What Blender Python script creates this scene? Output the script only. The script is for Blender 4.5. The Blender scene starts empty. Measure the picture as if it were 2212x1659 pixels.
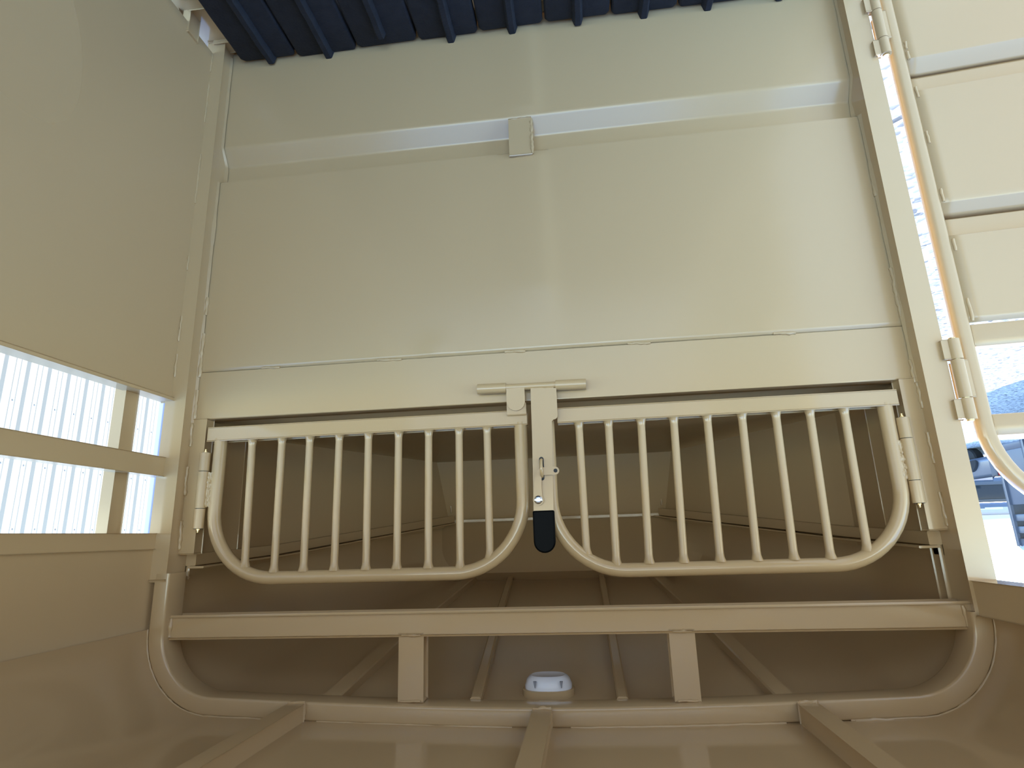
import bpy, bmesh, math, random
from mathutils import Vector, Matrix, noise
random.seed(7)
SC = bpy.context.scene
COL = SC.collection
# ------------------------------------------------------------------ frame of reference
# The photograph was taken with the phone held upside down near the roof of a stock trailer.
# Helper coordinates (u, d, z): u = towards the photo's right, d = towards the nose, z = up.
def W(u, d, z): return Vector((-u, d, z))
def WV(v): return Vector((-v[0], v[2], v[1]))          # (u, z, d) direction -> blender

# ------------------------------------------------------------------ camera
FPX = 1264.1
a_, b_, c_ = -0.25321049, 0.11311222, -0.03224133
Rx = Matrix(((1,0,0),(0,math.cos(a_),-math.sin(a_)),(0,math.sin(a_),math.cos(a_))))
Ry = Matrix(((math.cos(b_),0,math.sin(b_)),(0,1,0),(-math.sin(b_),0,math.cos(b_))))
Rz = Matrix(((math.cos(c_),-math.sin(c_),0),(math.sin(c_),math.cos(c_),0),(0,0,1)))
R = Rz @ Rx @ Ry
right, down, fwd = WV(R[0]), WV(R[1]), WV(R[2])
cam_d = bpy.data.cameras.new('camera'); cam = bpy.data.objects.new('camera', cam_d); COL.objects.link(cam)
M4 = Matrix((right, -down, -fwd)).transposed().to_4x4()
M4.translation = W(0.13025, -1.57975, 1.65)
cam.matrix_world = M4
cam_d.sensor_fit = 'HORIZONTAL'; cam_d.sensor_width = 36.0; cam_d.lens = FPX / 2212 * 36.0
cam_d.clip_start = 0.02; cam_d.clip_end = 500
SC.camera = cam

# ------------------------------------------------------------------ sky, sun, exposure
SUN_DIR = Vector((-0.52, 0.52, 0.68)).normalized()      # towards the sun (blender axes)
world = bpy.data.worlds.new('sky'); SC.world = world; world.use_nodes = True
nt = world.node_tree; nt.nodes.clear()
sky = nt.nodes.new('ShaderNodeTexSky'); sky.sky_type = 'NISHITA'; sky.sun_disc = False
sky.sun_elevation = math.asin(SUN_DIR.z); sky.sun_rotation = math.atan2(SUN_DIR.x, SUN_DIR.y)
sky.air_density = 1.0; sky.dust_density = 0.4; sky.ozone_density = 6.0
bg = nt.nodes.new('ShaderNodeBackground'); bg.inputs['Strength'].default_value = 0.46
wo = nt.nodes.new('ShaderNodeOutputWorld')
nt.links.new(sky.outputs[0], bg.inputs[0]); nt.links.new(bg.outputs[0], wo.inputs[0])
sl = bpy.data.lights.new('sun', 'SUN'); sl.energy = 3.0; sl.angle = 0.0093; sl.color = (0.97, 0.98, 1.0)
so = bpy.data.objects.new('sun', sl); COL.objects.link(so)
so.location = SUN_DIR * 30; so.rotation_euler = SUN_DIR.to_track_quat('Z', 'Y').to_euler()
SC.view_settings.view_transform = 'Standard'; SC.view_settings.look = 'None'
SC.view_settings.gamma = 1.0; SC.view_settings.use_curve_mapping = False
SC.view_settings.exposure = 1.38
cy = SC.cycles
cy.max_bounces = 14; cy.diffuse_bounces = 10; cy.glossy_bounces = 5; cy.transmission_bounces = 6
cy.sample_clamp_indirect = 6.0; cy.caustics_reflective = True; cy.blur_glossy = 0.6
cy.use_denoising = True

# ------------------------------------------------------------------ materials
def new_mat(name):
    m = bpy.data.materials.new(name); m.use_nodes = True
    b = m.node_tree.nodes['Principled BSDF']; return m, m.node_tree, b
def N(nt, t, **kw):
    n = nt.nodes.new(t)
    for k, v in kw.items(): n.inputs[k].default_value = v
    return n
def paint(name, col, rough=0.24, var=0.06, peel=0.10, sag=0.0, metallic=0.0):
    m, nt, b = new_mat(name)
    tc = nt.nodes.new('ShaderNodeTexCoord'); L = nt.links.new
    geo = nt.nodes.new('ShaderNodeNewGeometry')
    n1 = N(nt, 'ShaderNodeTexNoise', Scale=3.0, Detail=3.0); L(geo.outputs['Position'], n1.inputs['Vector'])
    mp = nt.nodes.new('ShaderNodeMapRange'); mp.inputs['To Min'].default_value = 1 - var; mp.inputs['To Max'].default_value = 1 + var
    L(n1.outputs['Fac'], mp.inputs['Value'])
    mx = nt.nodes.new('ShaderNodeVectorMath'); mx.operation = 'SCALE'; mx.inputs[0].default_value = col[:3]
    L(mp.outputs[0], mx.inputs['Scale']); L(mx.outputs[0], b.inputs['Base Color'])
    n2 = N(nt, 'ShaderNodeTexNoise', Scale=9.0, Detail=2.0); L(geo.outputs['Position'], n2.inputs['Vector'])
    mr = nt.nodes.new('ShaderNodeMapRange'); mr.inputs['To Min'].default_value = rough - 0.012; mr.inputs['To Max'].default_value = rough + 0.012
    L(n2.outputs['Fac'], mr.inputs['Value']); L(mr.outputs[0], b.inputs['Roughness'])
    b.inputs['Metallic'].default_value = metallic
    if peel:
        n3 = N(nt, 'ShaderNodeTexNoise', Scale=260.0, Detail=1.0); L(geo.outputs['Position'], n3.inputs['Vector'])
        bp = N(nt, 'ShaderNodeBump', Strength=peel, Distance=0.0006); L(n3.outputs['Fac'], bp.inputs['Height'])
        last = bp
        if sag:
            n4 = N(nt, 'ShaderNodeTexNoise', Scale=4.5, Detail=1.5); L(geo.outputs['Position'], n4.inputs['Vector'])
            bp2 = N(nt, 'ShaderNodeBump', Strength=sag, Distance=0.02); L(n4.outputs['Fac'], bp2.inputs['Height'])
            L(bp.outputs[0], bp2.inputs['Normal']); last = bp2
        L(last.outputs[0], b.inputs['Normal'])
    return m
BEIGE = (0.51, 0.352, 0.178)
M = {}
M['paint'] = paint('beige_gloss_paint', BEIGE, 0.11, 0.03, 0.06)
M['side_sheet'] = paint('beige_side_paint', BEIGE, 0.36, 0.02, 0.05)
M['roof'] = paint('beige_roof_paint', BEIGE, 0.11, 0.02, 0.03)
M['sheet'] = paint('beige_sheet_paint', BEIGE, 0.20, 0.02, 0.05, 0.0)
M['weld'] = paint('painted_weld', BEIGE, 0.22, 0.08, 0.5)
def rubber():
    m, nt, b = new_mat('black_rubber_plank'); L = nt.links.new
    geo = nt.nodes.new('ShaderNodeNewGeometry')
    n1 = N(nt, 'ShaderNodeTexNoise', Scale=30.0, Detail=6.0); L(geo.outputs['Position'], n1.inputs['Vector'])
    cr = nt.nodes.new('ShaderNodeValToRGB'); cr.color_ramp.elements[0].color = (0.012, 0.013, 0.017, 1); cr.color_ramp.elements[1].color = (0.028, 0.030, 0.036, 1)
    L(n1.outputs['Fac'], cr.inputs[0]); L(cr.outputs[0], b.inputs['Base Color'])
    b.inputs['Roughness'].default_value = 0.75; b.inputs['Specular IOR Level'].default_value = 0.3
    n2 = N(nt, 'ShaderNodeTexNoise', Scale=120.0, Detail=4.0); L(geo.outputs['Position'], n2.inputs['Vector'])
    bp = N(nt, 'ShaderNodeBump', Strength=0.5, Distance=0.004); L(n2.outputs['Fac'], bp.inputs['Height']); L(bp.outputs[0], b.inputs['Normal'])
    return m
M['rubber'] = rubber()
def plain(name, col, rough=0.5, metallic=0.0, trans=0.0):
    m, nt, b = new_mat(name); b.inputs['Base Color'].default_value = (*col, 1); b.inputs['Roughness'].default_value = rough
    b.inputs['Metallic'].default_value = metallic
    if trans: b.inputs['Transmission Weight'].default_value = trans
    n1 = N(nt, 'ShaderNodeTexNoise', Scale=14.0, Detail=3.0); geo = nt.nodes.new('ShaderNodeNewGeometry'); nt.links.new(geo.outputs['Position'], n1.inputs['Vector'])
    mr = nt.nodes.new('ShaderNodeMapRange'); mr.inputs['To Min'].default_value = max(0.02, rough - 0.04); mr.inputs['To Max'].default_value = min(1, rough + 0.04)
    nt.links.new(n1.outputs['Fac'], mr.inputs['Value']); nt.links.new(mr.outputs[0], b.inputs['Roughness'])
    return m
M['grip'] = plain('black_dipped_grip', (0.004, 0.004, 0.004), 0.3); M['grip'].node_tree.nodes['Principled BSDF'].inputs['Specular IOR Level'].default_value = 0.03
M['chrome'] = plain('zinc_bolt', (0.75, 0.75, 0.74), 0.2, 1.0)
M['brass'] = plain('brass_fitting', (0.72, 0.55, 0.28), 0.25, 1.0)
M['black'] = plain('hole_shade_and_pin_black', (0.01, 0.01, 0.011), 0.6)  # black painted in for shaded openings, also on the gate hinge pins
M['lens'] = plain('frosted_white_lens', (0.80, 0.80, 0.80), 0.22); M['lens'].node_tree.nodes['Principled BSDF'].inputs['Subsurface Weight'].default_value = 0.0
M['grey_clip'] = plain('grey_clip', (0.25, 0.25, 0.27), 0.4)
M['white_siding'] = paint('white_siding', (0.38, 0.33, 0.25), 0.38, 0.02, 0.0)
M['white_trim'] = paint('white_trim', (0.38, 0.335, 0.26), 0.4, 0.02, 0.0)
M['gap_shade_screw'] = plain('gap_shade_and_screw', (0.22, 0.23, 0.27), 0.6)  # dark tone painted in for door-gap shade, also on the screws
def gravel():
    m, nt, b = new_mat('white_gravel'); L = nt.links.new
    geo = nt.nodes.new('ShaderNodeNewGeometry')
    v = N(nt, 'ShaderNodeTexVoronoi', Scale=26.0); L(geo.outputs['Position'], v.inputs['Vector'])
    n1 = N(nt, 'ShaderNodeTexNoise', Scale=0.35, Detail=4.0); L(geo.outputs['Position'], n1.inputs['Vector'])
    cr = nt.nodes.new('ShaderNodeValToRGB'); cr.color_ramp.elements[0].color = (0.08, 0.08, 0.078, 1); cr.color_ramp.elements[1].color = (0.56, 0.535, 0.48, 1); cr.color_ramp.elements[1].position = 0.6
    L(v.outputs['Color'], cr.inputs[0])
    cr2 = nt.nodes.new('ShaderNodeValToRGB'); cr2.color_ramp.elements[0].color = (0.8, 0.79, 0.77, 1); cr2.color_ramp.elements[1].color = (1, 1, 1, 1)
    L(n1.outputs['Fac'], cr2.inputs[0])
    mx = nt.nodes.new('ShaderNodeMix'); mx.data_type = 'RGBA'; mx.blend_type = 'MULTIPLY'; mx.inputs['Factor'].default_value = 1.0
    L(cr.outputs[0], mx.inputs['A']); L(cr2.outputs[0], mx.inputs['B']); L(mx.outputs['Result'], b.inputs['Base Color'])
    b.inputs['Roughness'].default_value = 0.95; b.inputs['Specular IOR Level'].default_value = 0.1
    bp = N(nt, 'ShaderNodeBump', Strength=0.45, Distance=0.02); L(v.outputs['Distance'], bp.inputs['Height']); L(bp.outputs[0], b.inputs['Normal'])
    return m
M['gravel'] = gravel()
M['dirt'] = paint('tan_dirt', (0.42, 0.34, 0.26), 0.9, 0.2, 0.0)
M['far_grey'] = paint('grey_metal_wall', (0.42, 0.42, 0.45), 0.5, 0.05, 0.0)
M['far_roof'] = paint('pale_metal_roof', (0.62, 0.64, 0.66), 0.4, 0.05, 0.0)
M['gunmetal'] = paint('gunmetal_paint', (0.10, 0.11, 0.13), 0.3, 0.1, 0.0)
M['glass'] = plain('dark_window_glass', (0.02, 0.03, 0.035), 0.05)
M['tyre'] = plain('tyre_rubber', (0.015, 0.015, 0.015), 0.8)
M['red'] = plain('red_lens', (0.5, 0.02, 0.02), 0.3)

# ------------------------------------------------------------------ mesh helpers
class MB:
    def __init__(s): s.v = []; s.f = []
    def add(s, vs, fs):
        o = len(s.v); s.v += [Vector(p) for p in vs]; s.f += [tuple(o + i for i in f) for f in fs]; return s
    def box(s, u0, u1, d0, d1, z0, z1, bev=0.0, seg=2):
        u0, u1 = min(u0, u1), max(u0, u1); d0, d1 = min(d0, d1), max(d0, d1); z0, z1 = min(z0, z1), max(z0, z1)
        bm = bmesh.new(); bmesh.ops.create_cube(bm, size=1.0)
        for v in bm.verts: v.co = W((u0+u1)/2 + v.co.x*(u1-u0), (d0+d1)/2 + v.co.y*(d1-d0), (z0+z1)/2 + v.co.z*(z1-z0))
        if bev: bmesh.ops.bevel(bm, geom=bm.edges[:], offset=min(bev, 0.45*min(u1-u0, d1-d0, z1-z0)), segments=seg, profile=0.5, affect='EDGES')
        bm.verts.index_update(); s.add([v.co.copy() for v in bm.verts], [[v.index for v in f.verts] for f in bm.faces]); bm.free(); return s
    def cyl(s, p0, p1, r, seg=16, r1=None, cap=True):
        return s.tube([W(*p0), W(*p1)], [r, r if r1 is None else r1], seg, cap)
    def tube(s, pts, r, seg=14, cap=True):
        n = len(pts); rs = r if isinstance(r, (list, tuple)) else [r]*n
        vs = []; fs = []; prev = None
        for i, p in enumerate(pts):
            t = (pts[min(i+1, n-1)] - pts[max(i-1, 0)]).normalized()
            if prev is None:
                x = t.orthogonal().normalized()
            else:
                x = (prev - t*prev.dot(t)).normalized()
            prev = x; y = t.cross(x)
            for k in range(seg):
                a = 2*math.pi*k/seg; vs.append(p + (x*math.cos(a) + y*math.sin(a))*rs[i])
        for i in range(n-1):
            for k in range(seg):
                k2 = (k+1) % seg; fs.append((i*seg+k, i*seg+k2, (i+1)*seg+k2, (i+1)*seg+k))
        if cap: fs.append(tuple(range(seg))[::-1]); fs.append(tuple((n-1)*seg+k for k in range(seg)))
        return s.add(vs, fs)
    def sweep(s, pts, prof, axis=(0,1,0), cap=True):
        """profile (a, b): a along in-plane normal (left of travel), b along axis"""
        n = len(pts); B = Vector(axis); m = len(prof); vs = []; fs = []
        for i, p in enumerate(pts):
            t0 = (pts[i]-pts[i-1]).normalized() if i > 0 else None
            t1 = (pts[i+1]-pts[i]).normalized() if i < n-1 else None
            t = ((t0 or t1) + (t1 or t0)).normalized()
            nn = B.cross(t).normalized()
            k = 1.0
            if t0 and t1: k = 1/max(0.5, t.dot(t1))
            for a, b in prof: vs.append(p + nn*a*k + B*b)
        for i in range(n-1):
            for k in range(m):
                k2 = (k+1) % m; fs.append((i*m+k, i*m+k2, (i+1)*m+k2, (i+1)*m+k))
        if cap: fs.append(tuple(range(m))[::-1]); fs.append(tuple((n-1)*m+k for k in range(m)))
        return s.add(vs, fs)
    def plate(s, poly, d0, d1):
        """extrude a (u, z) polygon between depths"""
        n = len(poly); vs = [W(u, d0, z) for u, z in poly] + [W(u, d1, z) for u, z in poly]
        fs = [tuple(range(n)), tuple(range(n, 2*n))[::-1]] + [(i, n+i, n+(i+1) % n, (i+1) % n) for i in range(n)]
        return s.add(vs, fs)
    def ball(s, c, r, seg=10):
        bm = bmesh.new(); bmesh.ops.create_uvsphere(bm, u_segments=seg, v_segments=max(5, seg//2+1), radius=1)
        rr = r if isinstance(r, tuple) else (r, r, r); c = W(*c)
        vs = [Vector((c.x+v.co.x*rr[0], c.y+v.co.y*rr[1], c.z+v.co.z*rr[2])) for v in bm.verts]
        bm.verts.index_update(); s.add(vs, [[v.index for v in f.verts] for f in bm.faces]); bm.free(); return s
    def build(s, name, mat, parent=None, ang=35, origin=None, solid=0, label=None):
        me = bpy.data.meshes.new(name)
        lo = Vector((min(v.x for v in s.v), min(v.y for v in s.v), min(v.z for v in s.v)))
        hi = Vector((max(v.x for v in s.v), max(v.y for v in s.v), max(v.z for v in s.v)))
        o = origin if origin is not None else Vector(((lo.x+hi.x)/2, (lo.y+hi.y)/2, lo.z))
        me.from_pydata([v - o for v in s.v], [], s.f); me.validate()
        bm = bmesh.new(); bm.from_mesh(me); bmesh.ops.recalc_face_normals(bm, faces=bm.faces[:]); bm.to_mesh(me); bm.free()
        for p in me.polygons: p.use_smooth = True
        me.set_sharp_from_angle(angle=math.radians(ang))
        me.materials.append(M[mat])
        ob = bpy.data.objects.new(name, me); COL.objects.link(ob)
        if parent is not None:
            ob.parent = parent; ob.location = o - wloc(parent)
        else: ob.location = o
        if solid:
            md = ob.modifiers.new('thickness', 'SOLIDIFY'); md.thickness = abs(solid); md.offset = 1 if solid > 0 else -1
        if label: ob['label'] = label
        return ob
def wloc(o):
    l = Vector(o.location)
    while o.parent is not None: o = o.parent; l += Vector(o.location)
    return l
def thing(name, loc, label, cat, group=None, kind=None):
    o = bpy.data.objects.new(name, None); COL.objects.link(o); o.location = loc; o.empty_display_size = 0.1
    return tag(o, label, cat, group, kind)
def tag(o, label, cat, group=None, kind=None):
    o['label'] = label; o['category'] = cat
    if group: o['group'] = group
    if kind: o['kind'] = kind
    return o
def rrect(w, h, r=0.004, off=(0, 0)):
    """rounded rectangle profile, w along a, h along b, centred at off"""
    pts = []
    for sx, sy, a0 in ((1, 1, 0), (-1, 1, 90), (-1, -1, 180), (1, -1, 270)):
        for k in range(4):
            a = math.radians(a0 + 30*k); pts.append((off[0]+sx*(w/2-r)+r*math.cos(a), off[1]+sy*(h/2-r)+r*math.sin(a)))
    return pts
def arc(cu, cz, r, a0, a1, n):
    return [(cu + r*math.cos(math.radians(a0+(a1-a0)*k/n)), cz + r*math.sin(math.radians(a0+(a1-a0)*k/n))) for k in range(n+1)]
def weld(path, r=0.004, step=0.006, parent=None, name='weld_bead', jag=1.0):
    """lumpy welding bead along points given as (u, d, z)"""
    P = [W(*p) for p in path]; pts = []; rs = []
    for a, b in zip(P[:-1], P[1:]):
        n = max(2, int((b-a).length/step))
        for k in range(n):
            pts.append(a.lerp(b, k/n) + Vector((random.uniform(-1, 1), random.uniform(-1, 1), random.uniform(-1, 1)))*r*0.25*jag); rs.append(r*random.uniform(0.7, 1.25))
    pts.append(P[-1]); rs.append(r*0.8); rs[0] *= 0.8
    return MB().tube(pts, rs, 7).build(name, 'weld', parent, ang=60)
def sheet_grid(fn, us, vs, name, mat, parent=None, solid=0.003, ang=40):
    mb = MB(); nv = len(vs)
    mb.add([fn(a, b) for a in us for b in vs], [(i*nv+j, (i+1)*nv+j, (i+1)*nv+j+1, i*nv+j+1) for i in range(len(us)-1) for j in range(nv-1)])
    return mb.build(name, mat, parent, ang, solid=solid)
def lin(a, b, n): return [a + (b-a)*k/n for k in range(n+1)]
def dent(u, v, s, k): return noise.noise(Vector((u*k + s, v*k, s*1.7)))

REAR = -2.4
POST_F, POST_B = -0.055, 0.04
# ================================================================== THE SETTING
# ---------------------------------------------------------------- ground
g = MB(); g.add([W(-40, -30, -0.5), W(90, -30, -0.5), W(90, 90, -0.5), W(-40, 90, -0.5)], [(0, 1, 2, 3)])
tag(g.build('ground', 'gravel'), 'sunlit white gravel yard outside the trailer', 'ground', kind='structure')
gd = MB(); gd.box(8, 60, 26, 44, -0.52, -0.485)
tag(gd.build('dirt_lot', 'dirt'), 'tan dirt lot far outside beyond the gravel', 'ground', kind='structure')

# ---------------------------------------------------------------- floor: black rubber planks on a steel frame
fl = thing('floor', W(0, REAR/2, -0.13), 'black ribbed rubber plank floor of the trailer', 'floor', kind='structure')
for k in range(14):
    d = -0.04 + k*(REAR+0.1)/13
    MB().box(-1.03, 1.03, d-0.022, d+0.022, -0.11, -0.012, 0.004).build('cross_member', 'paint', fl)
MB().box(-1.10, -0.957, REAR, 0.02, -0.11, -0.024, 0.004).build('side_rail', 'paint', fl)
MB().box(0.957, 1.10, REAR, 0.02, -0.11, -0.024, 0.004).build('side_rail', 'paint', fl)
edges = [-0.958, -0.757, -0.542, -0.329, -0.122, 0.096, 0.311, 0.523, 0.735, 0.952]
ribback = [0.0, 0.004, -0.045, 0.004, 0.008, 0.006, 0.007, 0.004, 0.0]
def plank(u0, u1, endd, k):
    # rounded end outline with slightly ragged edge
    mb = MB(); n = 40; g0 = 0.003
    us = lin(u0+g0, u1-g0, 10); out = []
    prof = rrect(u1-u0-2*g0, 0.040, 0.009)
    pts = [W((u0+u1)/2, REAR+0.02 + (endd-REAR-0.02)*t, 0.010) for t in [j/n for j in range(n)]] + [W((u0+u1)/2, endd-0.006, 0.010)]
    mb.sweep(pts, [(b, a) for a, b in prof], axis=(1, 0, 0))
    # softened front end: shrink the last ring
    m = len(prof); last = len(pts)-1
    cu = -(u0+u1)/2
    ring = [mb.v[last*m+i].copy() for i in range(m)]
    for i in range(m):
        v = mb.v[last*m+i]; mb.v[last*m+i] = Vector((cu+(v.x-cu)*0.93, endd+0.0, 0.010+(v.z-0.010)*0.7)) 
    for i in range(m):
        v = mb.v[(last-1)*m+i]; mb.v[(last-1)*m+i] = Vector((v.x, endd-0.014, v.z))
    for i, v in enumerate(mb.v):
        s = 0.0022
        mb.v[i] = v + Vector((noise.noise(v*9+Vector((k, 0, 0)))*s, noise.noise(v*14+Vector((0, k, 0)))*s*0.6, noise.noise(v*11+Vector((0, 0, k)))*s))
    return mb.build('plank', 'rubber', fl)
for k in range(9):
    u0, u1 = edges[k], edges[k+1]
    endd = [-0.008, 0.002, -0.006, -0.004, -0.010, -0.012, -0.006, -0.004, -0.004][k]
    pl = plank(u0, u1, endd, k)
    uc = [-0.848, -0.644, -0.442, -0.217, -0.010, 0.205, 0.417, 0.617, 0.835][k]
    rd = endd + ribback[k]
    pts = [W(uc+0.002*noise.noise(Vector((j*0.7, k, 0))), REAR+0.03+(rd-REAR-0.03)*j/60, 0.036+0.002*noise.noise(Vector((j*0.9, 0, k)))) for j in range(61)]
    rb = MB().sweep(pts, [(-0.012, -0.018), (0.010, -0.0115), (0.014, -0.008), (0.014, 0.008), (0.010, 0.0115), (-0.012, 0.018)], axis=(1, 0, 0))
    rb.build('rib', 'rubber', pl)
# tabs between the wall foot and the side rail (light shows between them)
# ---------------------------------------------------------------- wall_front: bulkhead
wf = thing('wall_front', W(0, 0.05, -0.02), 'beige painted sheet-steel bulkhead between the corner posts', 'wall', kind='structure')
ZS, ZE = 1.145, 1.290
def groove(z):
    # recessed crease running across: lower face slopes in, flat bottom, sharp upper return
    if z <= 0.362: return 0.0
    if z <= 0.418: return 0.034*(z-0.362)/0.056
    if z <= 0.478: return 0.034
    if z <= 0.494: return 0.034*(1-(z-0.478)/0.016)
    return 0.0
def panel_pt(u, z):
    w = max(0, 1-max(0, z-0.95)/0.17)
    q = u - 0.045 - 0.025*(z-0.4)
    streak_ridge = 0.0060*(math.exp(-(q/0.10)**2) if q < 0 else math.exp(-(q/0.030)**2))*w if not (0.35 < z < 0.50) else 0  # asymmetric swelling shaped to imitate the bright vertical streak of light
    od = 0.0035*dent(u, z, 3.1, 1.6)*(1-u*u) + 0.0004*dent(u, z, 9.2, 4.0)
    dimple = -0.0035*math.exp(-(((u+0.27)/0.045)**2+((z-1.13)/0.05)**2)) - 0.0035*math.exp(-(((u-0.64)/0.06)**2+((z-1.16)/0.06)**2))
    return W(u, groove(z) - streak_ridge + od + dimple, z)
zs = lin(-0.06, 0.355, 26) + [0.362, 0.37, 0.385, 0.40, 0.412, 0.418, 0.424, 0.44, 0.46, 0.472, 0.478, 0.484, 0.490, 0.494, 0.50] + lin(0.52, ZS-0.001, 44)
sheet_grid(panel_pt, lin(-1.005, 1.005, 200), zs, 'lower_panel', 'sheet', wf, solid=-0.003, ang=50)
# upper rail: flat tube with rounded edge
tr = MB()
us = lin(-1.0, 1.0, 80)
prof = [(0.0, ZS+0.0012), (0.0, 1.20), (0.0, 1.25), (0.0, ZE-0.0035), (0.0, ZE-0.0030), (0.0009, ZE-0.0009), (0.0030, ZE), (0.0035, ZE), (0.020, ZE), (0.044, ZE), (0.05, ZE-0.006), (0.05, ZS)]
m = len(prof); vs = []
for u in us:
    for d, z in prof:
        dd = d + (0.002*dent(u, z, 5.5, 2.2) if d == 0 else 0); vs.append(W(u, dd, z))
tr.add(vs, [(i*m+j, (i+1)*m+j, (i+1)*m+j+1, i*m+j+1) for i in range(80) for j in range(m-1)])
tr.build('top_rail', 'sheet', wf, ang=50)
MB().box(-1.0, 1.0, 0.0045, 0.009, ZS-0.03, ZS+0.03).build('seam_light_block', 'paint', wf)  # strip added behind the seam to block outside light
# ragged lip behind the rail
lp = MB(); pts = []
for k in range(120):
    u = -0.955 + 1.91*k/119; pts.append(W(u, 0.052+0.003*noise.noise(Vector((u*9, 0, 4))), ZE-0.006+0.003*noise.noise(Vector((u*14, 3, 1)))))
lp.tube(pts, 0.0035, 6); lp.build('weld_seam', 'weld', wf, ang=60)
for a, b in ((-0.80, -0.742), (-0.443, -0.369), (-0.067, -0.008), (0.279, 0.341), (0.668, 0.726)):
    weld([(a, -0.0005, ZS-0.002), (b, -0.0005, ZS)], 0.0042, 0.008, wf)
# vertical block bridging the groove in the middle
bk = MB().box(-0.030, 0.036, -0.012, 0.033, 0.382, 0.512, 0.003)
blk = bk.build('stiffener_block', 'paint', wf)
weld([(0.038, -0.008, 0.382), (0.038, -0.010, 0.512)], 0.005, 0.008, blk)
weld([(-0.028, -0.010, 0.381), (0.036, -0.010, 0.381)], 0.0035, 0.008, blk)
weld([(-0.030, -0.006, 0.512), (0.036, -0.006, 0.513)], 0.0025, 0.008, blk)
# corner posts
pl_ = MB().box(-1.05, -1.0, POST_F, POST_B, -0.02, 1.735, 0.007, 3); pL = pl_.build('corner_post', 'paint', wf)
pr_ = MB().box(1.0, 1.046, POST_F, POST_B, -0.11, 1.857, 0.007, 3); pR = pr_.build('corner_post', 'paint', wf)
MB().box(-1.070, -1.052, -0.03, 0.05, -0.11, 1.72, 0.004).build('outer_post', 'paint', wf)
MB().box(1.0, 1.05, 0.042, 0.08, -0.11, 1.86, 0.005).build('outer_post', 'paint', wf)
# jagged weld flanges where sheet meets posts
def flange(u, sgn, z0, z1, seed, w=0.010):
    P = []; n = int((z1-z0)/0.012)
    a = []; b = []
    for k in range(n+1):
        z = z0+(z1-z0)*k/n; gr = groove(z)
        wv = w + 0.004*noise.noise(Vector((seed, z*13, 0))) + (0.003 if noise.noise(Vector((seed+9, z*5, 2))) > 0.15 else 0)
        a.append(W(u, gr-0.002, z)); b.append(W(u-sgn*wv*0.5, gr-0.0028, z)); P.append(W(u, gr-wv, z))
    mb = MB(); mb.add(P+a+b, [])
    n1 = n+1
    for k in range(n): mb.f += [(k, k+1, n1+k+1, n1+k), (k, k+1, 2*n1+k+1, 2*n1+k)]
    return mb.build('weld_fillet', 'weld', wf, ang=60)
flange(-1.0, -1, 0.0, 1.30, 2.0); flange(1.0, 1, 0.0, 1.30, 5.0)
for z0, z1 in ((0.90, 0.96), (1.02, 1.16), (1.20, 1.29)):
    weld([(-0.997, -0.003, z0), (-0.997, -0.003, z1)], 0.006, 0.009, wf)
for z0, z1 in ((0.70, 0.76), (0.98, 1.12), (1.24, 1.30)):
    weld([(0.997, -0.003, z0), (0.997, -0.003, z1)], 0.0055, 0.009, wf)
# hinge plates beside the gate opening
MB().box(-1.004, -0.957, -0.006, 0.030, ZE, 1.67, 0.003).build('hinge_plate', 'paint', wf)
MB().box(0.960, 1.004, -0.006, 0.030, ZE, 1.667, 0.003).build('hinge_plate', 'paint', wf)
for z0, z1 in ((1.30, 1.37), (1.43, 1.51), (1.58, 1.66)):
    weld([(-1.000, -0.008, z0), (-0.998, -0.008, z1)], 0.0055, 0.008, wf)
    weld([(0.998, -0.008, z0), (1.0, -0.008, z1)], 0.0055, 0.008, wf)
weld([(0.962, -0.002, ZE+0.001), (0.998, -0.002, ZE+0.004)], 0.003, 0.006, wf)
weld([(-1.0, -0.002, ZE+0.001), (-0.957, -0.002, ZE)], 0.003, 0.006, wf)

# ---------------------------------------------------------------- wall_left
wl = thing('wall_left', W(-1.05, REAR/2, 0.02), 'beige trailer side wall with open slots beside the white building', 'wall', kind='structure')
def wall_sheet(parent, U, sgn, d0, d1, z0, z1, name='lower_panel', seed=0.0, lip=True):
    def fn(d, z): return W(U - sgn*0.004*dent(d, z, seed, 1.3)*min(1, (z1-z)*6), d, z)
    sheet_grid(fn, lin(d0, d1, 60), lin(z0, z1, 24), name, 'side_sheet', parent, solid=0)
    mb = MB().box(U+sgn*0.002, U+sgn*0.026, d0, d1, z0+0.03, z1-0.002, 0.002); mb.build('panel_core', 'paint', parent)
    if lip: MB().box(U-sgn*0.006, U+sgn*0.034, d0, d1-0.004, z1-0.004, z1+0.006, 0.003).build('slot_sill', 'paint', parent)
wall_sheet(wl, -1.038, -1, REAR, POST_F+0.01, 0.022, 1.236, seed=1.0)
for zc0, zc1 in ((1.406, 1.460), (1.614, 1.656)):
    MB().box(-1.066, -1.036, REAR, -0.035, zc0, zc1, 0.004).build('slot_rail', 'paint', wl)
for k in range(5):
    d = -0.172 - k*0.98
    MB().box(-1.092, -1.068, d-0.024, d+0.024, -0.02, 1.90, 0.004).build('outer_stake', 'paint', wl)
MB().box(-1.068, -1.040, REAR, 0.06, 1.650, 1.91, 0.002).build('upper_panel', 'sheet', wl)
for k in range(13):
    d = -0.162 - k*0.36
    MB().box(-1.052, -1.032, d-0.024, d+0.024, -0.030, 0.06, 0.003).build('foot_tab', 'paint', wl)
n = 0
for z0, z1 in ((0.03, 0.10), (0.14, 0.30), (0.42, 0.60), (0.78, 0.83), (0.98, 1.06), (1.10, 1.17)):
    weld([(-1.036, -0.056, z0), (-1.036, -0.056, z1)], 0.0035, 0.009, wl)
weld([(-1.034, -0.045, 1.600), (-1.034, -0.045, 1.660)], 0.004, 0.008, wl)

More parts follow.
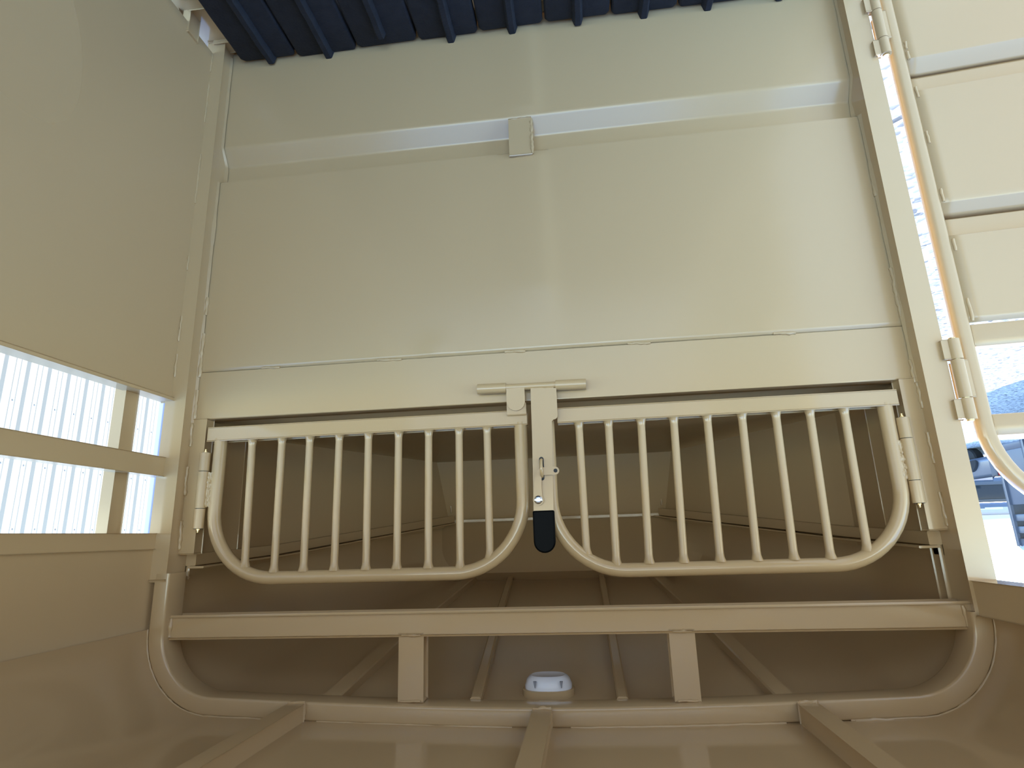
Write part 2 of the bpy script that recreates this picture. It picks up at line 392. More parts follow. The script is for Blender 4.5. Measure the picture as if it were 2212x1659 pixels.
# ---------------------------------------------------------------- wall_right (doorway d -0.05 .. -0.80)
wr = thing('wall_right', W(1.05, REAR/2, 0.02), 'beige trailer side wall above and behind the open doorway', 'wall', kind='structure')
wall_sheet(wr, 1.04, 1, REAR, -0.86, 0.022, 1.236, seed=6.0)
MB().box(1.0, 1.046, -0.86, -0.81, -0.11, 1.80, 0.006).build('door_jamb', 'paint', wr)
for zc0, zc1 in ((1.406, 1.460), (1.614, 1.656)):
    MB().box(1.040, 1.066, REAR, -0.86, zc0, zc1, 0.004).build('slot_rail', 'paint', wr)
for k in range(5):
    d = -1.05 - k*0.86
    MB().box(1.068, 1.125, d-0.024, d+0.024, -0.02, 1.90, 0.004).build('outer_stake', 'paint', wr)
MB().box(1.001, 1.047, -0.86, -0.050, 1.782, 1.858, 0.005).build('door_header', 'paint', wr)
MB().box(1.040, 1.068, REAR, -0.86, 1.650, 1.91, 0.002).build('upper_panel', 'sheet', wr)
MB().box(1.028, 1.068, -0.86, 0.04, 1.845, 1.91, 0.002).build('upper_panel', 'sheet', wr)

# ---------------------------------------------------------------- wall_back (behind the camera): frame of the open rear end
wb = thing('wall_back', W(0, REAR, 1.96), 'beige header over the open rear end of the trailer', 'wall', kind='structure')
MB().box(-1.03, 1.03, REAR-0.03, REAR, 1.96, 2.09, 0.003).build('rear_header', 'sheet', wb)

# ---------------------------------------------------------------- ceiling: sheet, arch, bows, cross bar
ce = thing('ceiling', W(0, REAR/2, 2.09), 'glossy beige roof sheet with bows and a rounded front arch', 'ceiling', kind='structure')
UO, RO = 1.028, 0.200
def crown(u, top=2.088, side=2.066): return side + (top-side)*(1-min(1, abs(u)/0.83)**1.6)
def hoop(uo, r, z_low, top, side, n=14, nt=24):
    pts = [(-uo, z_low)]
    pts += [(-uo + r + r*math.cos(math.radians(180-90*k/n)), side - r + r*math.sin(math.radians(180-90*k/n))) for k in range(n+1)]
    for k in range(1, nt):
        u = -(uo-r) + 2*(uo-r)*k/nt; pts.append((u, side + (top-side)*(1-(abs(u)/(uo-r))**1.6)))
    pts += [(uo - r + r*math.cos(math.radians(90-90*k/n)), side - r + r*math.sin(math.radians(90-90*k/n))) for k in range(n+1)]
    pts.append((uo, z_low)); return pts
hp = hoop(UO+0.0005, RO, 1.86, 2.0885, 2.0665)
mb = MB(); ds = lin(REAR, 0.03, 40); m = len(hp); vs = []
for d in ds:
    for i, (u, z) in enumerate(hp):
        w = 0.0035*dent(d, u, 4.0, 1.5) if abs(u) < 0.8 else 0
        vs.append(W(u, d, z + w*0.6))
mb.add(vs, [(i*m+j, (i+1)*m+j, (i+1)*m+j+1, i*m+j+1) for i in range(len(ds)-1) for j in range(m-1)])
mb.build('roof_sheet', 'roof', ce, ang=60)
# front arch tube
hp2 = hoop(UO-0.0215, RO-0.0215, 1.72, 2.068, 2.0445); hp2[-1] = (hp2[-1][0], 1.850)
path = [W(u, 0, z) for u, z in hp2]
MB().sweep(path, rrect(0.043, 0.075, 0.006, (0, -0.0175)), axis=(0, 1, 0)).build('arch_tube', 'paint', ce, ang=50)
def arch_weld(a, b, r, step=0.02):
    pts = [(u, -0.0545, z) for u, z in hp if a <= u <= b]
    weld(pts, r, step, ce)
arch_weld(-1.03, -0.62, 0.0026); arch_weld(-0.57, -0.04, 0.0030); arch_weld(0.05, 0.57, 0.0030); arch_weld(0.63, 1.03, 0.0026)
weld([(0.70, -0.055, 2.073), (0.78, -0.055, 2.070)], 0.005, 0.012, ce)
for uc in (-0.603, 0.004, 0.602):
    zt = crown(uc)
    bw = MB().box(uc-0.019, uc+0.019, REAR, -0.062, zt-0.040, zt+0.002, 0.004).build('roof_bow', 'paint', ce)
    weld([(uc-0.018, -0.058, zt-0.040), (uc+0.018, -0.058, zt-0.042), (uc+0.020, -0.058, zt-0.004)], 0.005, 0.007, bw)
MB().box(-0.992, 1.002, -0.030, 0.018, 1.835, 1.884, 0.006, 3).build('cross_bar', 'paint', ce)
for u0, u1 in ((-0.350, -0.297), (0.321, 0.370)):
    MB().box(u0, u1, -0.028, 0.016, 1.882, 2.040, 0.006, 3).build('strut', 'paint', ce)
    weld([(u0+0.001, -0.030, 1.886), (u1-0.001, -0.030, 1.886)], 0.004, 0.008, ce)
    weld([(u0+0.001, -0.030, 2.038), (u1-0.001, -0.030, 2.038)], 0.003, 0.008, ce)
weld([(-0.983, -0.030, 1.836), (-0.983, -0.030, 1.884)], 0.006, 0.009, ce)
weld([(0.983, -0.030, 1.838), (0.985, -0.030, 1.884)], 0.004, 0.009, ce)

# ---------------------------------------------------------------- the gooseneck nose behind the gates
no = thing('wall_nose', W(0, 0.7, 1.26), 'dim tapering beige gooseneck nose behind the barred gates', 'wall', kind='structure')
ZD = 1.276; DF = 1.42
dk = MB(); dk.add([W(-1.03, 0.03, ZD), W(1.03, 0.03, ZD), W(1.03, 0.5, ZD), W(0.54, DF+0.03, ZD), W(-0.56, DF+0.03, ZD), W(-1.03, 0.5, ZD)], [(0, 1, 2, 3, 4, 5)])
dk.build('nose_deck', 'sheet', no, solid=-0.004)
def side_wall(s):
    ue = -0.548 if s < 0 else 0.515
    mb = MB(); mb.add([W(s*1.0, 0.03, ZD), W(s*1.0, 0.50, ZD), W(ue, DF, ZD), W(s*1.0, 0.03, 1.73), W(s*1.0, 0.50, 1.715), W(ue*1.03, DF, 1.60)], [(0, 1, 4, 3), (1, 2, 5, 4)])
    sw = mb.build('nose_side', 'sheet', no, solid=0, ang=10)
    # rail along the top of the side wall
    P = [W(s*0.985, 0.03, 1.688), W(s*0.985, 0.50, 1.672), W(ue-s*0.012, DF-0.01, 1.560)]
    mb = MB().sweep(P, rrect(0.03, 0.034, 0.003), axis=(0, 0, 1)); mb.build('top_rail', 'paint', no, ang=40)
    P = [W(s*0.97, 0.03, 1.709), W(s*0.97, 0.50, 1.694), W(ue-s*0.03, DF-0.01, 1.580)]
    MB().sweep(P, rrect(0.05, 0.006, 0.002), axis=(0, 0, 1)).build('top_flange', 'paint', no, ang=40)
    MB().box(s*0.975, s*0.998, 0.055, 0.235, 1.30, 1.684, 0.003).build('gusset_plate', 'paint', no)
    weld([(ue-s*0.006, DF-0.012, 1.30), (ue-s*0.006, DF-0.012, 1.53)], 0.006, 0.012, no)
side_wall(-1); side_wall(1)
for s_, ue in ((-1, -0.548), (1, 0.515)):
    mb = MB(); mb.add([W(s_*0.998, 0.015, 1.70), W(s_*0.998, 0.50, 1.69), W(ue*0.99, DF+0.01, 1.582), W(s_*1.03, 0.015, 1.70), W(s_*1.03, 0.50, 1.69), W(s_*0.63, DF+0.01, 1.582)], [(0, 1, 4, 3), (1, 2, 5, 4)])
    mb.build('eave_light_block', 'paint', no)  # unseen strip added to stop sun leaking between side wall and roof
# roof skin lofted from the arch to the blunt end
def end_hoop():
    r = 0.13; z0 = 1.575
    n, ntp = 14, 24; L_, Rr, T = -0.592, 0.592, 1.826
    pts = [(L_, z0)] + [(L_+r+r*math.cos(math.radians(180-90*k/n)), T-r+r*math.sin(math.radians(180-90*k/n))) for k in range(n+1)]
    for k in range(1, ntp): pts.append((L_+r + (Rr-L_-2*r)*k/ntp, T))
    pts += [(Rr-r+r*math.cos(math.radians(90-90*k/n)), T-r+r*math.sin(math.radians(90-90*k/n))) for k in range(n+1)] + [(Rr, z0)]
    return pts
def tilt(u, z):
    d = DF - 0.22*(z-1.575)/0.251; k = (d+1.58)/(DF+1.58)
    return (0.13+(u-0.13)*k, d, 1.65+(z-1.65)*k)
h0 = hoop(1.012, 0.185, 1.69, 2.066, 2.052); h1 = hoop(1.010, 0.21, 1.68, 1.975, 1.965); h2 = end_hoop()
secs = []
for t in lin(0, 1, 4): secs.append((0.02+0.48*t, [(a[0]+(b[0]-a[0])*t, a[1]+(b[1]-a[1])*t) for a, b in zip(h0, h1)]))
for t in lin(0, 1, 6)[1:]: secs.append((0.50+(DF-0.5)*t, [(a[0]+(b[0]-a[0])*t, a[1]+(b[1]-a[1])*t) for a, b in zip(h1, h2)]))
m = len(h0); mb = MB()
mb.add([W(u, d, z) for d, h in secs[:-1] for u, z in h] + [W(*tilt(u, z)) for u, z in h2], [(i*m+j, (i+1)*m+j, (i+1)*m+j+1, i*m+j+1) for i in range(len(secs)-1) for j in range(m-1)])
mb.build('nose_roof', 'sheet', no, ang=60)
nh = len(h2); mb = MB(); mb.add([W(*tilt(u, z)) for u, z in h2] + [W(0, DF-0.11, 1.70)], [(k, k+1, nh) for k in range(nh-1)] + [(nh-1, 0, nh)]); mb.build('brow_panel', 'sheet', no, ang=80)
mb = MB(); mb.add([W(-0.62, DF+0.012, 1.576), W(0.60, DF+0.012, 1.576), W(0.62, DF-0.10, ZD-0.01), W(-0.64, DF-0.10, ZD-0.01)], [(0, 1, 2, 3)]); mb.build('front_panel', 'paint', no, solid=0)
MB().box(-0.58, 0.56, DF-0.012, DF+0.016, 1.566, 1.578, 0.003).build('front_lip', 'paint', no)
def roofz(d, off=0.0): return 2.062 + (1.968-2.062)*min(1, (d-0.02)/0.48) + (0 if d <= 0.5 else (1.826-1.968)*(d-0.5)/(DF-0.5)) - off
for (ua, ub, w, ro) in ((-0.548, -0.395, 0.026, 0.008), (-0.170, -0.235, 0.014, 0.003), (0.196, 0.190, 0.014, 0.003), (0.577, 0.405, 0.024, 0.008)):
    P = [W(ua+(ub-ua)*(d-0.03)/(DF-0.04), d, roofz(d, ro)) for d in (0.021, 0.26, 0.5, 0.8, 1.1, DF-0.02)]
    mb = MB(); vs = []
    for p in P:
        for du, dz in ((-w, 0.02), (-w, -0.014), (-w+0.004, -0.018), (w-0.004, -0.018), (w, -0.014), (w, 0.02)): vs.append(p + Vector((-du, 0, dz)))
    mm = 6; mb.add(vs, [(i*mm+j, i*mm+(j+1) % mm, (i+1)*mm+(j+1) % mm, (i+1)*mm+j) for i in range(len(P)-1) for j in range(mm)] + [tuple(range(6)), tuple((len(P)-1)*6+j for j in range(6))])
    mb.build('nose_bow', 'paint', no, ang=40)

# ---------------------------------------------------------------- door_1: side door swung open
TH = math.radians(-6)
dr = thing('door_1', W(1.07, -0.05, 0.0), 'beige ribbed steel side door swung open beside the bright gravel', 'door', kind='structure')
def DP(s, z, off=0.0):     # s = distance along the door from the hinge line, off = towards the nose
    return W(1.096 + s*math.cos(TH) - off*math.sin(TH), -0.05 + s*math.sin(TH) + off*math.cos(TH), z)
DW, DT, DR = 0.74, 1.665, 0.24
def dbox(s0, s1, z0, z1, o0, o1, bev=0.003):
    bm = bmesh.new(); bmesh.ops.create_cube(bm, size=1.0)
    for v in bm.verts: v.co = Vector(((s0+s1)/2+v.co.x*(s1-s0), (o0+o1)/2+v.co.y*(o1-o0), (z0+z1)/2+v.co.z*(z1-z0)))
    bmesh.ops.bevel(bm, geom=bm.edges[:], offset=bev, segments=2, profile=0.5, affect='EDGES'); bm.verts.index_update()
    mb = MB(); mb.add([DP(v.co.x, v.co.z, v.co.y) for v in bm.verts], [[v.index for v in f.verts] for f in bm.faces]); bm.free(); return mb
# frame tube: full loop with rounded upper corners
r = 0.018
loop = [(r, 0.0), (r, DT-DR)] + [(DR + (DR-r)*math.cos(math.radians(180-90*k/14)), DT-DR+(DR-r)*math.sin(math.radians(180-90*k/14))) for k in range(1, 15)]
loop += [(DW-DR + (DR-r)*math.cos(math.radians(90-90*k/14)), DT-DR+(DR-r)*math.sin(math.radians(90-90*k/14))) for k in range(15)] + [(DW-r, 0.0)]
axis = (DP(0, 0, 1)-DP(0, 0, 0)).normalized()
MB().sweep([DP(s, z, 0.018) for s, z in loop], rrect(0.034, 0.037, 0.011), axis=axis).build('frame_tube', 'paint', dr, ang=50)
dbox(0.03, DW-0.03, 0.0, 0.04, 0.002, 0.036).build('frame_sill', 'paint', dr)
def dgro(z):
    for z1, z2, z3 in ((0.356, 0.400, 0.457), (0.822, 0.858, 0.912)):
        if z1 < z <= z2: return 0.030*(z-z1)/(z2-z1)
        if z2 < z <= z3-0.004: return 0.030
        if z3-0.004 < z <= z3+0.010: return 0.030*(1-(z-z3+0.004)/0.014)
    return 0.0
zz = sorted(set(lin(0.03, 1.164, 60) + [0.356, 0.3561, 0.40, 0.4001, 0.453, 0.467, 0.822, 0.8221, 0.858, 0.8581, 0.908, 0.922]))
mb = MB(); ss = lin(0.032, DW-0.032, 20); m = len(zz)
mb.add([DP(s, z, 0.006 + dgro(z) + 0.002*dent(s, z, 2.0, 3.0)) for s in ss for z in zz], [(i*m+j, (i+1)*m+j, (i+1)*m+j+1, i*m+j+1) for i in range(len(ss)-1) for j in range(m-1)])
mb.build('door_sheet', 'sheet', dr, ang=50, solid=0.002)
dbox(0.033, DW-0.033, 1.168, 1.228, 0.004, 0.036, 0.004).build('door_rail', 'paint', dr)
dbox(0.033, DW-0.033, 1.400, 1.453, 0.004, 0.036, 0.004).build('door_rail', 'paint', dr)
for k, (z0, z1) in enumerate(((0.30, 0.325), (0.335, 0.36), (0.455, 0.49), (0.60, 0.64), (0.78, 0.82), (0.93, 0.965), (1.10, 1.16))):
    P0, P1 = DP(0.040, z0, 0.003), DP(0.040, z1, 0.003)
    weld([(-P0.x, P0.y, z0), (-P1.x, P1.y, z1)], 0.0045, 0.008, dr)
def door_hinge(z0, z1):
    hu, hd = 1.072, -0.062
    zc = lin(z0, z1, 3); h = None
    parts = MB().cyl((hu, hd, z0), (hu, hd, z0+0.052), 0.0145, 18); h = parts.build('hinge', 'paint', dr)
    MB().cyl((hu, hd, z0+0.054), (hu, hd, z1-0.054), 0.0145, 18).build('knuckle', 'paint', h)
    MB().cyl((hu, hd, z1-0.052), (hu, hd, z1), 0.0145, 18).build('knuckle', 'paint', h)
    MB().cyl((hu, hd, z0-0.004), (hu, hd, z1+0.004), 0.0085, 12).build('hinge_pin', 'brass', h)
    MB().box(hu, 1.092, hd-0.004, -0.03, z0+0.056, z1-0.056, 0.002).build('hinge_leaf', 'paint', h)
    MB().box(1.044, hu, hd-0.004, hd+0.012, z0+0.002, z0+0.050, 0.002).build('hinge_leaf', 'paint', h)
    MB().box(1.044, hu, hd-0.004, hd+0.012, z1-0.050, z1-0.002, 0.002).build('hinge_leaf', 'paint', h)
door_hinge(0.140, 0.345); door_hinge(1.209, 1.413)

# ================================================================== THINGS
# ---------------------------------------------------------------- barred gates
def gate(ul, ur, bars, hinge_side, label, ztop):
    g = thing('barred_gate', W((ul+ur)/2, 0.0, 1.32), label, 'gate', 'barred gates closing the nose')
    r = 0.0178; R_ = 0.185
    rail0, rail1 = (ul-0.031, ur+0.017) if hinge_side < 0 else (ul+0.03, ur+0.025)
    MB().box(rail0, rail1, -0.014, 0.018, 1.3205, 1.3565, 0.003).build('bottom_rail', 'paint', g)
    zc = ztop - r
    path = [(ul, 1.35), (ul, 1.45), (ul, zc-R_)] + [(ul+R_-R_*math.cos(math.radians(90*k/14)), zc-R_+R_*math.sin(math.radians(90*k/14))) for k in range(1, 15)]
    path += [(ul+R_+(ur-ul-2*R_)*k/6, zc) for k in range(1, 6)]
    path += [(ur-R_+R_*math.sin(math.radians(90*k/14)), zc-R_+R_*math.cos(math.radians(90*k/14))) for k in range(15)] + [(ur, 1.45), (ur, 1.35)]
    MB().tube([W(u, 0.002, z) for u, z in path], r, 20).build('hoop', 'paint', g, ang=60)
    for ub, ut in bars:
        # where does the bar meet the hoop
        e = min(ut-ul, ur-ut); zt = zc - r*0.8
        if e < R_: zt = zc - R_ + math.sqrt(max(0, R_**2-(R_-e)**2)) - r*0.6
        b0, b1 = W(ub, 0.002, 1.354), W(ut, 0.002, zt); rb = 0.0104
        ts = [0, 0.006, 0.013, 0.022]; Lb = (b1-b0).length
        pts = [b0] + [b0.lerp(b1, t/Lb) for t in ts[1:]] + [b0.lerp(b1, 0.5)] + [b0.lerp(b1, 1-t/Lb) for t in ts[:0:-1]] + [b1]
        rs = [rb*1.5, rb*1.28, rb*1.08, rb, rb, rb, rb*1.08, rb*1.28, rb*1.5]
        MB().tube(pts, rs, 16).build('bar', 'paint', g, ang=60)
    hu = hinge_side*0.9445; hd = -0.012
    h = MB().cyl((hu, hd, 1.4455), (hu, hd, 1.5485), 0.0148, 20).build('hinge', 'paint', g)
    for z0, z1 in ((1.392, 1.444), (1.550, 1.604)): MB().cyl((hu, hd, z0), (hu, hd, z1), 0.0148, 20).build('knuckle', 'paint', h)
    for zz_, s in ((1.392, -1), (1.604, 1)):
        MB().cyl((hu, hd, zz_), (hu, hd, zz_+s*0.004), 0.0058, 10).cyl((hu, hd, zz_+s*0.004), (hu, hd, zz_+s*0.008), 0.0036, 8).ball((hu, hd, zz_+s*0.010), 0.0034, 8).build('grease_fitting', 'brass', h)
    MB().cyl((hu, hd, 1.391), (hu, hd, 1.605), 0.012, 14).build('hinge_pin', 'black', h)
    leg = ul if hinge_side < 0 else ur
    mb = MB(); P = []
    for row in range(3):
        u_ = (leg*0.6+hu*0.4) + (row-1)*0.0055
        pts = [W(u_+random.uniform(-.001, .001), -0.010+random.uniform(-.002, .002), z) for z in lin(1.449, 1.545, 22)]
        mb.tube(pts, [0.0045*random.uniform(0.7, 1.3) for _ in pts], 7)
    mb.build('hinge_weld', 'weld', h, ang=60)
    return g
LB = [(-0.812, -0.805), (-0.721, -0.719), (-0.637, -0.635), (-0.549, -0.548), (-0.463, -0.459), (-0.375, -0.374), (-0.2885, -0.288), (-0.202, -0.202), (-0.123, -0.122)]
RB = [(0.13, 0.13), (0.210, 0.204), (0.297, 0.286), (0.383, 0.372), (0.470, 0.461), (0.559, 0.550), (0.645, 0.638), (0.730, 0.724), (0.815, 0.812)]
gL = gate(-0.909, -0.0295, LB, -1, 'nine-bar beige tube gate hinged on the side of the white building', 1.759)
gR = gate(0.0460, 0.9150, RB, 1, 'nine-bar beige tube gate hinged on the side of the open door', 1.762)

# ---------------------------------------------------------------- latch between the gates
lt = thing('gate_latch', W(0.01, -0.02, 1.24), 'beige gate latch with black dipped grip between the two barred gates', 'latch')
MB().cyl((-0.070, -0.020, 1.2535), (0.080, -0.020, 1.2545), 0.0098, 16).build('latch_rod', 'paint', lt)
MB().cyl((-0.144, -0.017, 1.2525), (-0.064, -0.017, 1.2535), 0.0145, 20).build('collar', 'paint', lt)
MB().cyl((0.073, -0.017, 1.2545), (0.156, -0.017, 1.2555), 0.0145, 20).build('collar', 'paint', lt)
weld([(-0.143, -0.006, 1.240), (-0.066, -0.006, 1.2415)], 0.004, 0.01, lt)
# short tab with rounded end
tab = [(-0.0625, 1.258), (-0.012, 1.258), (-0.012, 1.298)] + arc(-0.0372, 1.296, 0.0252, 15, 165, 10)[0:] + [(-0.0625, 1.298)]
MB().plate(tab, -0.029, -0.022).build('keeper_tab', 'paint', lt)
MB().box(-0.0615, -0.0125, -0.0215, -0.0135, 1.300, 1.3305, 0.002).build('keeper_block', 'paint', gL)
weld([(-0.058, -0.024, 1.262), (-0.016, -0.024, 1.262)], 0.0045, 0.01, lt)
weld([(0.010, -0.026, 1.264), (0.068, -0.026, 1.265)], 0.0045, 0.01, lt)
hp_ = [(0.005, 1.262), (0.075, 1.266), (0.075, 1.340)] + arc(0.063, 1.3405, 0.012, 0, 90, 4)[1:] + [(0.0585, 1.358), (0.0515, 1.602), (0.000, 1.602), (0.004, 1.40)]
hd_ = MB().plate(hp_, -0.0335, -0.0270).build('handle_plate', 'paint', lt)
gp = [(-0.0025, 1.590), (0.0540, 1.590), (0.0535, 1.668)] + arc(0.0255, 1.668, 0.0278, 0, 180, 12)[1:]
bm = bmesh.new()
mbg = MB().plate(gp, -0.038, -0.022)
gpo = mbg.build('grip', 'grip', lt, ang=50)
md = gpo.modifiers.new('soft', 'BEVEL'); md.width = 0.004; md.segments = 3; md.limit_method = 'ANGLE'
# black plate stands in for the shaded opening, the staple standing out of it
sl_ = arc(0.0262, 1.457, 0.006, 180, 360, 8) + arc(0.0262, 1.507, 0.006, 0, 180, 8)
MB().plate(sl_, -0.0342, -0.0320).build('slot_shade', 'black', hd_)  # opening not cut, its darkness is put into the colour
st = [W(0.0262, -0.030, 1.4585), W(0.0262, -0.049, 1.462), W(0.0262, -0.054, 1.470), W(0.0264, -0.054, 1.492), W(0.0266, -0.049, 1.500), W(0.0266, -0.030, 1.503)]
MB().tube(st, 0.0042, 10).build('staple', 'paint', hd_, ang=60)
# little drop lever hooked through the staple
lv = [(0.0022, 1.556), (0.0040, 1.532), (0.0062, 1.512), (0.0105, 1.494), (0.018, 1.4835), (0.030, 1.4800), (0.058, 1.4795)] + arc(0.0618, 1.4898, 0.0103, -90, 90, 8) + [(0.046, 1.5001), (0.032, 1.5001), (0.0255, 1.504), (0.0242, 1.530)] + arc(0.0145, 1.5630, 0.0140, -40, 195, 14)
lvo = MB().plate(lv, -0.0440, -0.0395).build('drop_lever', 'paint', lt)
MB().cyl((0.0625, -0.0432, 1.4898), (0.0625, -0.0446, 1.4898), 0.0052, 14).build('lever_hole_shade', 'black', lvo)  # black disc stands in for the shade inside the hole
MB().cyl((0.0145, -0.020, 1.5630), (0.0145, -0.0470, 1.5630), 0.0112, 20, 0.0108).ball((0.0145, -0.0470, 1.5630), (0.0110, 0.0035, 0.0110), 16).build('bolt', 'chrome', lt)

# ---------------------------------------------------------------- dome light under the nose roof
dl = thing('dome_light', W(0.010, 0.105, 2.045), 'small white oval dome light under the roof just past the front arch', 'light')
def oval(z, a, b, n=40, u0=0.010, d0=0.105):
    return [W(u0 + a*math.copysign(abs(math.cos(2*math.pi*k/n))**0.8, math.cos(2*math.pi*k/n)), d0 + b*math.copysign(abs(math.sin(2*math.pi*k/n))**0.8, math.sin(2*math.pi*k/n)), z) for k in range(n)]
def oval_stack(levels, name, mat, parent):
    mb = MB(); n = 40; vs = []
    for z, a, b in levels: vs += oval(z, a, b)
    fs = [(i*n+k, i*n+(k+1) % n, (i+1)*n+(k+1) % n, (i+1)*n+k) for i in range(len(levels)-1) for k in range(n)]
    fs += [tuple(range(n)), tuple((len(levels)-1)*n+k for k in range(n))]
    mb.add(vs, fs); return mb.build(name, mat, parent, ang=40)
oval_stack([(2.060, 0.068, 0.052), (2.040, 0.068, 0.052), (2.038, 0.066, 0.050)], 'lamp_base', 'paint', dl)
ln = oval_stack([(2.040, 0.061, 0.046), (2.030, 0.0615, 0.0465), (2.016, 0.056, 0.042), (2.010, 0.050, 0.037), (2.007, 0.044, 0.032), (2.0085, 0.038, 0.027)], 'lamp_lens', 'lens', dl)
for uu in (-0.022, 0.046):
    MB().plate([(uu-0.004, 2.015), (uu+0.004, 2.015), (uu+0.001, 2.030), (uu-0.001, 2.030)], 0.105-0.047, 0.105-0.040).build('clip_notch', 'grey_clip', ln)

# ---------------------------------------------------------------- white ribbed building beside the trailer
UB = -5.15
wbld = thing('metal_building', W(UB-2, 2.5, -0.5), 'white ribbed metal building seen through the side slots', 'building')
def siding(d0, n, z0, z1, name='siding_panel'):
    mb = MB(); prof = []
    for k in range(n):
        b = d0 + 0.229*k
        prof += [(b, 0), (b+0.022, 0.022), (b+0.042, 0.022), (b+0.064, 0), (b+0.115, 0), (b+0.121, 0.005), (b+0.135, 0.005), (b+0.141, 0), (b+0.168, 0), (b+0.174, 0.005), (b+0.188, 0.005), (b+0.194, 0)]
    prof.append((d0+0.229*n, 0)); m = len(prof)
    mb.add([W(UB+h, d, z0) for d, h in prof] + [W(UB+h, d, z1) for d, h in prof], [(i, i+1, m+i+1, m+i) for i in range(m-1)])
    o = mb.build(name, 'white_siding', wbld, ang=10); return o
base_d = 3.27 - 0.229*20
for p in range(7):
    sp = siding(base_d + p*0.916, 4, -0.45, 3.4)
    if p >= 3:
        for zr in (0.27, 0.86, 1.45):
            for k in range(4):
                dd = base_d + p*0.916 + 0.229*k + 0.150
                MB().cyl((UB, dd, zr), (UB+0.008, dd, zr), 0.008, 6).build('screw', 'gap_shade_screw', sp)
dcorner = base_d + 7*0.916
MB().box(UB-0.06, UB-0.01, dcorner-0.05, dcorner+0.15, -0.45, 3.4, 0.004).build('door_shadow_gap', 'gap_shade_screw', wbld)  # solid dark box, the shade of the door gap put into its colour
MB().box(UB-0.05, UB+0.05, dcorner+0.15, dcorner+0.45, -0.45, 3.4, 0.004).build('sliding_door_stile', 'white_trim', wbld)
MB().box(UB-0.04, UB+0.02, dcorner+0.45, dcorner+3.0, -0.45, 3.4, 0.004).build('sliding_door', 'white_siding', wbld)
MB().box(UB-5.0, UB-0.03, base_d, dcorner+3.0, -0.5, 3.4).build('building_core', 'white_trim', wbld)
MB().box(UB-5.1, UB+0.25, base_d-0.2, dcorner+3.2, 3.4, 3.52, 0.01).build('roof_edge', 'far_roof', wbld)

# ---------------------------------------------------------------- parked trailer whose shadow lies on the gravel
pt = thing('parked_trailer', W(10.35, 10.1, -0.5), 'dark grey stock trailer parked on the gravel beyond the open door', 'trailer')
pu0, pu1, pd0, pd1 = 9.3, 11.4, 7.6, 12.6
MB().box(pu0, pu1, pd0, pd1, 0.05, 0.20, 0.02).build('chassis', 'gunmetal', pt)
MB().box(pu0, pu0+0.05, pd0, pd1, 0.20, 1.35, 0.01).build('side_panel', 'gunmetal', pt)
MB().box(pu1-0.05, pu1, pd0, pd1, 0.20, 1.35, 0.01).build('side_panel', 'gunmetal', pt)
MB().box(pu0, pu1, pd1-0.05, pd1, 0.20, 2.2, 0.01).build('end_panel', 'gunmetal', pt)
MB().box(pu0, pu1, pd0, pd0+0.05, 0.20, 1.35, 0.01).build('end_panel', 'gunmetal', pt)
for zc in (1.55, 1.80):
    for uu in (pu0, pu1-0.05): MB().box(uu, uu+0.05, pd0, pd1, zc, zc+0.14, 0.01).build('slat', 'gunmetal', pt)
for k in range(7):
    d = pd0 + 0.06 + k*(pd1-pd0-0.12)/6
    for uu in (pu0-0.04, pu1): MB().box(uu, uu+0.04, d-0.04, d+0.04, 0.05, 2.2, 0.01).build('stake', 'gunmetal', pt)
mb = MB(); rp = hoop(1.05, 0.2, 2.05, 2.36, 2.33); m = len(rp)
mb.add([W(10.35+u, pd0, z) for u, z in rp] + [W(10.35+u, pd1, z) for u, z in rp], [(i, i+1, m+i+1, m+i) for i in range(m-1)]); mb.build('roof', 'gunmetal', pt, solid=0.02)
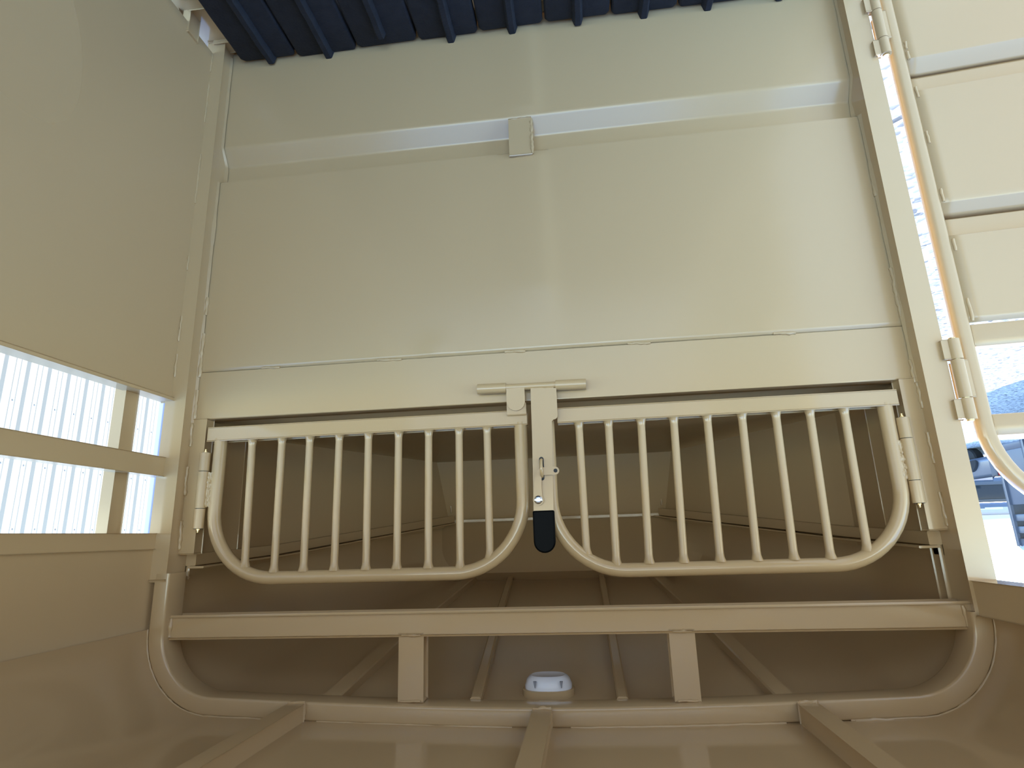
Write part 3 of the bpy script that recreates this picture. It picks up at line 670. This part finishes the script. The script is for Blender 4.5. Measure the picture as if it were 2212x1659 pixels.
for d in (9.9, 10.8):
    for uu in (pu0-0.12, pu1-0.12):
        w = MB().tube([W(uu+t, d, -0.14) for t in (0, 0.04, 0.20, 0.24)], [0.32, 0.36, 0.36, 0.32], 28).build('wheel', 'tyre', pt)
        MB().cyl((uu-0.01, d, -0.14), (uu+0.25, d, -0.14), 0.19, 20).build('rim', 'chrome', w)
    MB().box(pu0-0.16, pu0+0.02, d-0.45, d+0.45, 0.26, 0.30, 0.01).build('fender', 'gunmetal', pt)

# ---------------------------------------------------------------- dark pickup far outside
pk = thing('pickup_truck', W(13.2, 19.5, -0.5), 'dark pickup truck parked on the gravel far past the door gap', 'vehicle')
MB().box(12.0, 13.8, 17.0, 22.0, -0.15, 0.45, 0.12, 3).build('body', 'gunmetal', pk)
MB().box(12.08, 13.72, 19.0, 20.9, 0.44, 1.10, 0.16, 3).build('cab', 'gunmetal', pk)
MB().box(12.2, 13.6, 18.97, 19.02, 0.58, 1.0, 0.01).build('rear_window', 'glass', pk)
MB().box(12.05, 12.10, 19.15, 20.7, 0.58, 1.0, 0.01).build('side_window', 'glass', pk)
MB().box(12.05, 13.75, 16.93, 17.0, -0.12, 0.02, 0.02).build('bumper', 'chrome', pk)
for uu in (12.06, 13.62): MB().box(uu, uu+0.12, 16.97, 17.01, 0.08, 0.40, 0.01).build('tail_light', 'red', pk)
for d in (18.0, 21.1):
    for uu in (11.95, 13.6):
        MB().tube([W(uu+t, d, -0.14) for t in (0, 0.04, 0.22, 0.26)], [0.32, 0.36, 0.36, 0.32], 24).build('wheel', 'tyre', pk)

# ---------------------------------------------------------------- far shed on the horizon
sh = thing('far_shed', W(34, 48, -0.5), 'low grey metal shed on the horizon past the door gap', 'building')
MB().box(22, 50, 46, 54, -0.5, 1.3, 0.02).build('wall', 'far_grey', sh)
mb = MB(); mb.add([W(21.6, 45.6, 1.3), W(50.4, 45.6, 1.3), W(50.4, 50, 2.1), W(21.6, 50, 2.1), W(50.4, 54.4, 1.3), W(21.6, 54.4, 1.3)], [(0, 1, 2, 3), (3, 2, 4, 5)]); mb.build('roof', 'far_roof', sh, solid=0.05)
for k in range(6): MB().box(24+k*4, 26.4+k*4, 45.96, 46.0, -0.5, 0.9, 0.01).build('bay_door', 'far_roof', sh)
bpy.context.view_layer.update()
